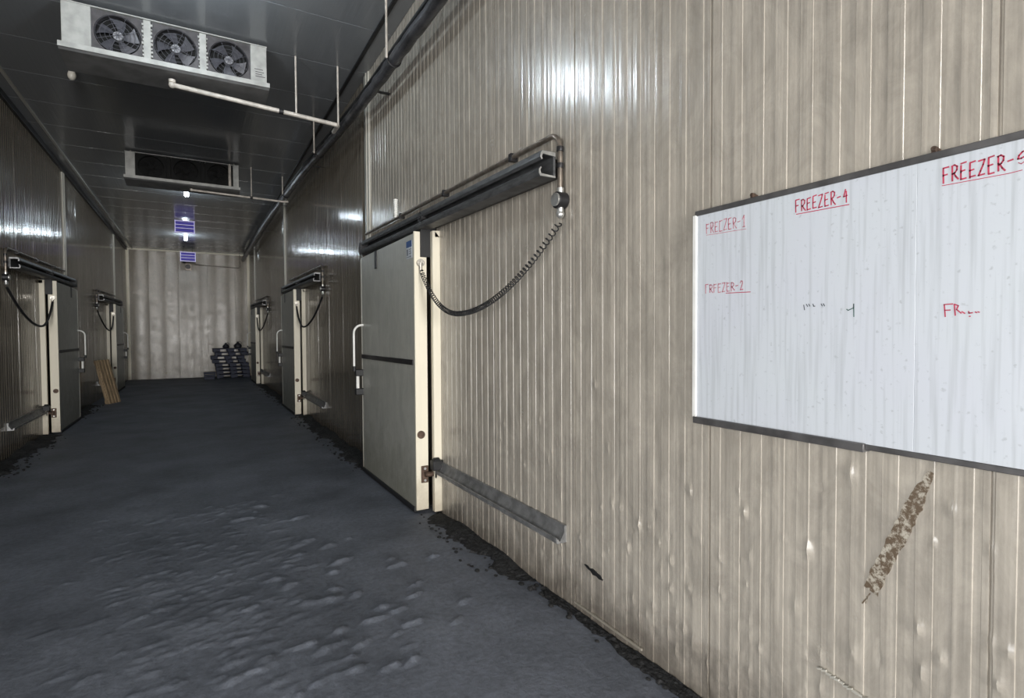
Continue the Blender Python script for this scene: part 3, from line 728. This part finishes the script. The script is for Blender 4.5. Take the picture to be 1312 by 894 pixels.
def loose_bits():
    # loose edge strip at the foot of the wall, and the torn cladding edge low under the board
    mb = MB().obox((WR-.006, 2.37, .045), (.005, 0, 0), (0, .29, .002), (0, 0, .006))
    o = mb.build('edge_strip', M_trim, None, .001); tag(o, 'thin pale metal strip lying along the foot of the beige wall', 'metal strip')
    R = random.Random(9); mb = MB()
    for i in range(14):
        f = i/13; y = 1.15-.20*f; z = .445-.03*f
        mb.obox((WR-.006-R.uniform(0, .006), y, z+R.uniform(-.003, .003)), (.005, 0, 0), (0, .009, R.uniform(-.004, .002)), (0, R.uniform(-.002, .002), .003+R.uniform(0, .002)))
    o = mb.build('bent_flashing', M_trim, None, .001); tag(o, 'short crumpled metal flashing low on the beige wall under the whiteboard', 'metal strip')
    mb = MB(); pts = [(2.57, .312), (2.54, .316), (2.52, .306), (2.49, .312), (2.455, .304), (2.42, .300), (2.40, .280), (2.43, .276), (2.455, .284), (2.485, .280), (2.51, .294), (2.54, .300)]
    mb.prism([(p[0], p[1]) for p in pts], 'x', WR-.006, WR+.004)
    o = mb.build('torn_patch', M_black, None); tag(o, 'small ragged black tear low in the beige wall past the guide rail', 'tear')
loose_bits()

# ------------------------------------------------------------------ dirt along the wall feet
def debris(name, wx, s, y0, y1, width, h, label, seed):
    R = np.random.RandomState(seed)
    ny = int((y1-y0)/.03); nx = 9
    vs = []; fs = []
    ph = R.uniform(0, 6.3, 8)
    for i in range(ny+1):
        y = y0+(y1-y0)*i/ny
        edge = min(1, (y-y0)/.12, (y1-y)/.12)
        w = width*(.72+.14*math.sin(2.3*y+ph[0])+.10*math.sin(7.1*y+ph[1])+.09*math.sin(17*y+ph[2]))+R.normal(0, width*.05)
        w = max(.015, w*max(edge, .1))
        for j in range(nx+1):
            f = j/nx
            prof = (1-f)**.7*(.55+.25*math.sin(3.1*y+ph[3])+.2*math.sin(9*y+ph[4]))
            z = -.004+max(edge, .05)*h*max(0, prof)*(1-.0*f)+(R.uniform(0, .012) if 0 < j < nx else 0)
            if j == nx: z = -.004
            vs.append((wx-s*(w*f-.004), y+R.uniform(-.008, .008)*(0 < i < ny), z))
    for i in range(ny):
        for j in range(nx):
            a = i*(nx+1)+j; fs.append((a, a+1, a+nx+2, a+nx+1))
    mb = MB().add(vs, fs)
    for _ in range(int((y1-y0)*26)):   # crumbs
        y = R.uniform(y0, y1); x = wx-s*R.uniform(.02, width*1.15); r = R.uniform(.006, .02)
        mb.ball((x, y, r*.35), r, 7, 5, (1, R.uniform(.8, 1.6), .6))
    o = mb.build(name, M_debris, None, smooth=True); tag(o, label, 'dirt', kind='stuff')
debris('dirt_debris', WR, 1, 3.1, 4.80, .27, .05, 'black crumbly dirt heaped along the beige wall below the guide rail', 1)
debris('dirt_debris', WR, 1, 1.2, 3.05, .10, .02, 'thin black dirt line along the foot of the beige wall under the tear', 2)
debris('dirt_debris', WR, 1, 6.72, 12.0, .30, .07, 'black dirt along the wall between the first and second doors of the whiteboard side', 3)
debris('dirt_debris', WR, 1, 14.0, 20.4, .28, .06, 'black dirt along the wall by the distant door on the whiteboard side', 4)
debris('dirt_debris', WL, -1, 8.6, 11.95, .34, .07, 'black dirt along the wall at the photo edge, opposite the whiteboard side', 5)
debris('dirt_debris', WL, -1, 13.95, 16.6, .28, .07, 'black dirt along the wall foot under the leaning wooden pallet', 6)

# ------------------------------------------------------------------ ceiling unit coolers
def cooler(y, label, dark, x0=-1.11, x1=.765):  # dark: fans, guards and shrouds coloured black to stand for shade
    C = thing('unit_cooler', label, 'cooler', ((x0+x1)/2, y, 4.55), group='ceiling coolers with white ends')
    w = (x1-x0)/2; h = HC-.03-4.55; dp = .42
    # casing: two white end boxes, top sheet, back coil block
    eL = .24 if not dark else .15
    eR = .17 if not dark else .10
    MB().box(-w, -w+eL, .0, dp, .03, h).build('end_box', M_coolw, C, .006)
    MB().box(w-eR, w, .0, dp, .03, h).build('end_box', M_coolw, C, .006)
    MB().box(-w+eL, w-eR, .12, dp, .03, h).build('coil_block', M_coil_shade, C)
    MB().box(-w-.005, w+.005, -.01, dp+.01, h-.012, h).build('top_sheet', M_coolw, C, .002)
    # drip pan with front lip
    MB().prism([(-.06, .03), (-.06, -.005), (-.03, -.028), (dp+.02, -.05), (dp+.02, .02), (.02, .035), (.0, .04), (-.055, .035)], 'x', -w-.02, w+.02).build('drip_pan', M_pan, C, .003)
    MB().box(-w-.022, w+.022, -.068, -.058, -.010, .042).build('pan_lip', M_coolw, C, .002)
    span0, span1 = -w+eL, w-eR
    nf = 3
    bar = .075
    pw = (span1-span0-bar*(nf-1))/nf
    for i in range(nf):
        cx = span0+pw*(i+.5)+bar*i; cz = .03+(h-.03)/2; r = min(pw, h-.04)*.46
        # shroud plate with round opening
        n = 40; vs = []; hw, hh = pw/2, (h-.035)/2
        for k in range(n):
            a = 2*PI*k/n; c, s_ = math.cos(a), math.sin(a); q = min(hw/max(abs(c), 1e-6), hh/max(abs(s_), 1e-6))
            vs += [(cx+c*q, .03, cz+s_*q), (cx+c*r, .03, cz+s_*r), (cx+c*r*.97, .10, cz+s_*r*.97)]
        fs = []
        for k in range(n):
            a, b = 3*k, 3*((k+1) % n); fs += [(a, a+1, b+1, b), (a+1, a+2, b+2, b+1)]
        MB().add(vs, fs).build('fan_shroud', M_shroud if not dark else M_coil_shade, C)
        F = MB()
        F.cyl((cx, .095, cz), (cx, .045, cz), r*.26, 20, r*.22)
        hub = F.build('fan_hub', M_hub if not dark else M_coil_shade, C)
        B = MB()
        for k in range(5):
            a0 = 2*PI*k/5+.35*i
            vs = []; m_ = 6
            for q in range(m_+1):
                rr = r*(.22+.70*q/m_); sw = .30*q/m_
                for e, dy in ((-.34-.05*q/m_, .018), (.34+.12*q/m_, -.018)):
                    a = a0+sw+e*(1-.1*q/m_); vs.append((cx+rr*math.cos(a), .075+dy, cz+rr*math.sin(a)))
                for e, dy in ((-.34-.05*q/m_, .021), (.34+.12*q/m_, -.015)):
                    a = a0+sw+e*(1-.1*q/m_); vs.append((cx+rr*math.cos(a), .075+dy, cz+rr*math.sin(a)))
            fs = []
            for q in range(m_):
                j = 4*q; fs += [(j, j+1, j+5, j+4), (j+2, j+6, j+7, j+3), (j, j+4, j+6, j+2), (j+1, j+3, j+7, j+5)]
            fs += [(0, 2, 3, 1), (4*m_, 4*m_+1, 4*m_+3, 4*m_+2)]
            B.add(vs, fs)
        B.build('fan_blades', M_fan if not dark else M_coil_shade, hub)
        G = MB()
        for q in (.35, .55, .75, .95): G.tube([(cx+r*q*math.cos(2*PI*k/28), .022, cz+r*q*math.sin(2*PI*k/28)) for k in range(29)], .0022, 5, False)
        for k in range(4):
            a = PI*k/4+.4; G.tube([(cx-r*math.cos(a), .024, cz-r*math.sin(a)), (cx+r*math.cos(a), .024, cz+r*math.sin(a))], .0025, 5)
        G.build('fan_guard', M_fan if not dark else M_coil_shade, C)
        if i < nf-1:
            R = random.Random(i)
            bx = cx+pw/2
            mb = MB().box(bx+.005, bx+bar-.005, .0, .10, .035, h-.015)
            if not dark:
                for k in range(10):
                    zz = .05+k*(h-.08)/10; mb.box(bx-R.uniform(.0, .014), bx+.02, .004, .03, zz, zz+R.uniform(.015, .03)); mb.box(bx+bar-.02, bx+bar+R.uniform(.0, .014), .004, .03, zz, zz+R.uniform(.015, .03))
            mb.build('fan_mullion', M_coolw if not dark else M_coil_shade, C, .002)
    for sx in (-1, 1):
        for yy in (.06, dp-.06):
            MB().cyl((sx*(w-.08), yy, h-.01), (sx*(w-.08), yy, HC-4.55), .012, 8).build('hanger_bolt', M_steel, C)
    if dark:
        MB().cyl((w-.16, -.03, .0), (w-.16, -.03, h-.01), .026, 14).build('drop_pipe', M_pipe, C)
    else:
        q = MB()
        for a, b, z in ((.04, .13, .20), (.05, .14, .17), (.05, .12, .145), (.05, .15, .12)): q.box(w-.17+a, w-.17+b, -.0012, .001, z, z+.008)
        q.build('faded_print', M_shroud, C)
    return C
cooler(7.0, 'white ceiling cooler with three round fans facing the camera', False)
cooler(12.1, 'ceiling cooler with shade-blackened fan front and white ends, further down the corridor', True, -1.06, .78)

# ------------------------------------------------------------------ pipes
def drain(name, pts, r, rods, label, clampx, m=M_pipe):
    o = thing(name, label, 'pipe', pts[0], group='drain pipes crossing under the ceiling')
    p0 = Vector(pts[0])
    Q = [tuple(Vector(p)-p0) for p in pts]
    MB().tube(Q, r, 14).build('pipe', m, o)
    b = Vector(pts[0])
    MB().cyl((0, 0, 0), (0, 0, -.03), r*1.35, 14).ball(tuple(Vector(pts[1])-p0), r*1.4).build('elbow', m, o)
    for x, y, z in rods:
        MB().tube([tuple(Vector((x, y, z-.01))-p0), tuple(Vector((x, y, HC))-p0)], .011, 8).build('hanger_rod', M_pipe, o)
    if clampx is not None:
        a, c = Vector(pts[1]), Vector(pts[2]); f = (clampx-a.x)/(c.x-a.x); q = a.lerp(c, f)-p0; t = (c-a).normalized()
        MB().tube([tuple(q-t*.025), tuple(q+t*.025)], r*1.35, 14).build('pipe_clamp', M_black, o)
drain('drain_pipe', [(-.18, 7.12, 4.49), (-.18, 7.12, 4.435), (1.575, 7.12, 4.325), (1.60, 7.16, 4.33), (1.60, 7.40, 4.33)], .026,
      [(1.10, 7.12, 4.36), (1.60, 7.13, 4.335)], 'thick pale drain pipe sloping from the three-fan cooler to the wall pipes', .93)
drain('drain_pipe', [(-.03, 12.2, 4.495), (-.03, 12.2, 4.475), (1.58, 12.2, 4.44), (1.70, 12.25, 4.46)], .020,
      [(1.01, 12.2, 4.46)], 'thinner pale drain pipe running from the cooler with the shade-blackened front to the wall pipes', 1.01)
MBx = MB().obox((.98, 12.2, 4.42), (.05, 0, -.06), (0, .012, 0), (.008, 0, .008))
o = MBx.build('pipe_hook', M_black, None); o.parent = [x for x in bpy.data.objects if x.name == 'drain_pipe.001'][0]
o.location = -Vector(o.parent.location)

def lagged():
    Y = [-13.9, -2, 1, 3, 4.26, 6.45, 8.2, 9.92, 12.5, 16.28, 20.5, 25.2]
    Zz = [4.40, 4.42, 4.43, 4.435, 4.44, 4.46, 4.56, 4.68, 4.78, 4.88, 4.885, 4.89]
    def zz(y): return 1.68+(float(np.interp(y, Y, Zz))-1.68)*.968
    o = thing('insulated_pipe', 'foil-lagged refrigerant pipe high along the beige wall on the whiteboard side', 'pipe', (1.72, 0, 4.43))
    R = random.Random(2); pts = []; rs = []
    y = -13.9
    while y < 25.2:
        pts.append((R.uniform(-.006, .006), y, zz(y)-4.43)); rs.append(.058*R.uniform(.93, 1.05)); y += .12
    MB().tube(pts, rs, 16).build('lagging', M_lag, o)
    for y, xo in ((5.25, -.075), (9.0, -.075), (12.6, -.075), (1.5, -.075)):
        MB().cyl((xo, y, zz(y)-4.43), (xo, y, HC-4.43), .011, 8).build('hanger_rod', M_pipe, o)
        MB().tube(arc((0, y, zz(y)-4.43), .066, 0, 2*PI, 20, (1, 0, 0), (0, 0, 1)), .008, 6).build('pipe_ring', M_dark, o)
    o2 = thing('black_pipe', 'thin black pipe running just above the foil-lagged pipe', 'pipe', (1.74, 0, 4.43))
    MB().tube([(.07, y, zz(y)-4.43+.125) for y in np.arange(-13.9, 25.2, .4)], .030, 12).tube([(-.02, y, zz(y)-4.43+.112) for y in np.arange(-13.9, 25.2, .4)], .022, 12).build('black_lagging', M_black, o2)
    for y in (2.2, 6.2, 10.2, 14.2, 18.2, 22.2):
        MB().box(.02, .234, y-.02, y+.02, zz(y)-4.43+.068, zz(y)-4.43+.082).build('support_arm', M_dark, o2)
lagged()

# ------------------------------------------------------------------ lamps
def lamp(y, x, z, label, lit=True, power=LAMP_W):
    o = thing('ceiling_lamp', label, 'lamp', (x, y, z), group='bare ceiling lamps')
    top = HC-z
    MB().cyl((0, 0, top), (0, 0, top-.025), .05, 18).cyl((0, 0, top-.025), (0, 0, .085 if lit else .02), .024 if lit else .04, 14).build('lamp_holder', M_black if not lit else M_white, o)
    b = MB()
    mm = M_lamp if lit else M_bulboff
    if not lit: b.cyl((0, 0, .03), (0, 0, -.02), .03, 16, .042).ball((0, 0, -.035), .045, 16, 10, (1, 1, 1.35))
    for k in range(3 if lit else 0):
        a = 2*PI*k/3; u = Vector((math.cos(a), math.sin(a), 0)); w = Vector((-math.sin(a), math.cos(a), 0))
        c = u*.034
        b.tube([tuple(c-w*.018+Vector((0, 0, .08))), tuple(c-w*.018+Vector((0, 0, -.07)))] + [tuple(p) for p in arc(c+Vector((0, 0, -.07)), .018, PI, 2*PI, 6, w, (0, 0, 1))][1:-1] + [tuple(c+w*.018+Vector((0, 0, -.07))), tuple(c+w*.018+Vector((0, 0, .08)))], .0135, 8)
    b.build('tube_bulb', mm, o)
    if lit:
        d = bpy.data.lights.new('lamp_light', 'POINT'); d.energy = power; d.color = (0.80, 0.92, 1.0); d.shadow_soft_size = .06
        l = bpy.data.objects.new('lamp_light', d); COL.objects.link(l); l.parent = o; l.location = (0, 0, -.16)
lamp(5.45, -.22, 4.90, 'bare white ceiling lamp above the camera side of the three-fan cooler', power=62.0)
lamp(14.6, -.14, 4.965, 'glowing white lamp just below the cooler with the shade-blackened front')
lamp(21.3, -.25, 4.965, 'glowing white lamp right under the larger blue insect killer')
# unlit lamp under the first cooler
lamp(8.7, -1.285, 4.965, 'unlit bulb in a black holder hanging beside the three-fan cooler', False)

# ------------------------------------------------------------------ insect killers
def killer(x, y, z, label, stem_=True):
    o = thing('insect_killer', label, 'insect killer', (x, y, z), group='blue insect killers hung in the corridor')
    w, h, d = .25, .175, .05
    f = MB().box(-w, w, -d, d, h-.022, h).box(-w, w, -d, d, -h, -h+.022).box(-w, -w+.022, -d, d, -h, h).box(w-.022, w, -d, d, -h, h)
    f.build('frame', M_kill, o, .004)
    MB().box(-w+.02, w-.02, d-.012, d-.006, -h+.02, h-.02).build('back_plate', M_killback, o)
    for k in (-1, 0, 1):
        MB().cyl((-w+.022, 0, k*.098), (w-.022, 0, k*.098), .033, 14).build('blue_tube', M_uv, o)
    g = MB()
    for k in (-.5, .5): g.box(-w+.02, w-.02, -d-.004, -d+.004, k*.098-.009, k*.098+.009)
    g.build('grille_bars', M_kill, o)
    for sx in (-1, 1): MB().cyl((sx*.15, 0, h), (sx*.15, 0, HC-z), .006, 8).build('hanger_chain', M_dark, o)
killer(-.235, 18.6, 4.85, 'larger blue-lit insect killer hanging above the glowing lamp')
killer(-.22, 24.0, 4.66, 'smaller blue-lit insect killer in front of the end wall')

# ------------------------------------------------------------------ end wall conduit and alarm
def end_bits():
    o = thing('wall_conduit', 'thin brown conduit stepping down the end wall under the cream strip', 'conduit', (1.62, YE, 4.6))
    MB().tube([(0, -.03, HC-4.63), (0, -.03, -.05)] + [tuple(p) for p in arc((-.06, -.03, -.05), .06, 0, -PI/2, 5, (1, 0, 0), (0, 0, 1))][1:] + [(-1.62, -.03, -.06)], .016, 10).build('pipe', M_conduit, o)
    a = thing('alarm_sounder', 'small dark alarm box on the end wall below the smaller insect killer', 'alarm', (-.22, YE, 4.44))
    MB().box(-.12, .10, -.05, .002, -.14, .14).build('back_box', M_conduit, a, .01)
    MB().cyl((-.02, -.05, .0), (-.02, -.12, .0), .075, 20, .095).build('horn', M_dark, a)
    MB().box(-.20, -.10, -.06, .002, .14, .24).build('small_box', M_black, a, .008)
end_bits()

# ------------------------------------------------------------------ leaning wooden pallet
def wood_pallet():
    o = thing('wooden_pallet', 'small wooden slatted pallet leaning against the wall opposite the whiteboard side', 'pallet', (-1.80, 16.95, 0))
    a = math.radians(13); o.rotation_euler = (0, -a, math.radians(-20))
    # local: z up the pallet, y along the wall, x thickness (front = +x)
    for y in (-.22, 0, .22):
        MB().box(-.085, -.02, y-.045, y+.045, .0, 1.12).build('stringer', M_wood, o, .004)
    for i, y in enumerate((-.21, -.07, .07, .21)):
        MB().box(-.018, .004, y-.042, y+.042, .0, 1.12).build('deck_board', M_wood, o, .004)
    for z in (.06, .56, 1.06):
        MB().box(-.100, -.085, -.265, .265, z-.05, z+.05).build('cross_board', M_wood, o, .004)
wood_pallet()

# ------------------------------------------------------------------ stacked blue plastic pallets
def plastic_pallet(label):
    P = thing('plastic_pallet', label, 'pallet', (0, 0, 0), group='blue plastic pallets stacked in the corner')
    w, dp, h = .60, .45, .145
    d = MB().box(-w, w, -dp, dp, h-.032, h)
    d.build('deck', M_blue, P, .004)
    for x in (-w+.125, .02, w-.06):
        for y in (-dp+.06, 0, dp-.06):
            MB().box(x-.12 if x < .4 else x-.2, x+(.12 if x < .4 else .055), y-.055, y+.055, .02, h-.03).build('foot_block', M_blue, P, .006)
    r = MB()
    for x in (-w+.06, -.02, w-.06): r.box(x-.05, x+.05, -dp, dp, .0, .022)
    r.build('runners', M_blue, P, .003)
    return P
where = ['bottom of the stack on the floor', 'second from the bottom of the stack', 'third from the bottom of the stack', 'fourth from the bottom of the stack', 'fifth from the bottom of the stack', 'sixth from the bottom of the stack', 'seventh from the bottom of the stack', 'topmost of the stack, under the two bags']
proto = plastic_pallet('dark blue plastic pallet, '+where[0])
R4 = random.Random(4)
for k in range(8):
    o = proto if k == 0 else copy_tree(proto)
    o.location = (1.24+(.03, .02, .0, -.02, -.12, -.17, -.03, -.09)[k], 24.85+R4.uniform(-.02, .02), .147*k+.001)
    o.rotation_euler = (0, 0, R4.uniform(-.02, .02))
    o['label'] = 'dark blue plastic pallet, '+where[k]
def crate():
    c = thing('plastic_crate', 'small blue plastic crate on the floor at the foot of the pallet stack', 'crate', (.42, 24.15, 0))
    w, d, h = .19, .15, .27; b = MB()
    b.box(-w, w, -d, d, .0, .02)
    for z0, z1 in ((.02, .09), (.12, .17), (.21, h)):
        b.box(-w, w, -d, -d+.015, z0, z1).box(-w, w, d-.015, d, z0, z1).box(-w, -w+.015, -d, d, z0, z1).box(w-.015, w, -d, d, z0, z1)
    for x in (-w, w-.03):
        for y in (-d, d-.03): b.box(x, x+.03, y, y+.03, 0, h)
    b.build('crate_body', M_blue, c, .003)
    MB().box(-w-.012, w+.012, -d-.012, -d, h-.03, h).box(-w-.012, w+.012, d, d+.012, h-.03, h).box(-w-.012, -w, -d, d, h-.03, h).box(w, w+.012, -d, d, h-.03, h).build('rim', M_blue, c, .003)
crate()
def bag(x, y, s, label):
    b = thing('tied_bag', label, 'bag', (x, y, .147*8), group='black bags on the pallets')
    R = random.Random(int(x*100)); mb = MB()
    n, m = 14, 9; vs = []
    for i in range(m+1):
        f = i/m; r = [.0, .11, .135, .14, .13, .11, .08, .05, .03, .045][i]*s
        z = [.002, .002, .03, .07, .11, .15, .18, .20, .215, .25][i]*s*1.05
        for k in range(n):
            a = 2*PI*k/n; q = 1+R.uniform(-.09, .09); vs.append((r*q*math.cos(a), r*q*.9*math.sin(a), z))
    fs = [(i*n+k, i*n+(k+1) % n, (i+1)*n+(k+1) % n, (i+1)*n+k) for i in range(m) for k in range(n)]+[tuple(m*n+k for k in range(n))]
    mb.add(vs, fs).build('bag_body', M_bag, b)
    MB().tube(arc((.06*s, 0, .19*s), .075*s, -.9, 2.4, 10, (1, 0, 0), (0, 0, 1)), .009, 6).build('bag_handle', M_bag, b)
bag(1.02, 24.7, .85, 'small black tied bag on top of the blue pallets, nearer the corridor middle')
bag(1.45, 24.75, 1.0, 'black tied bag with loop on top of the blue pallets, nearer the wall')
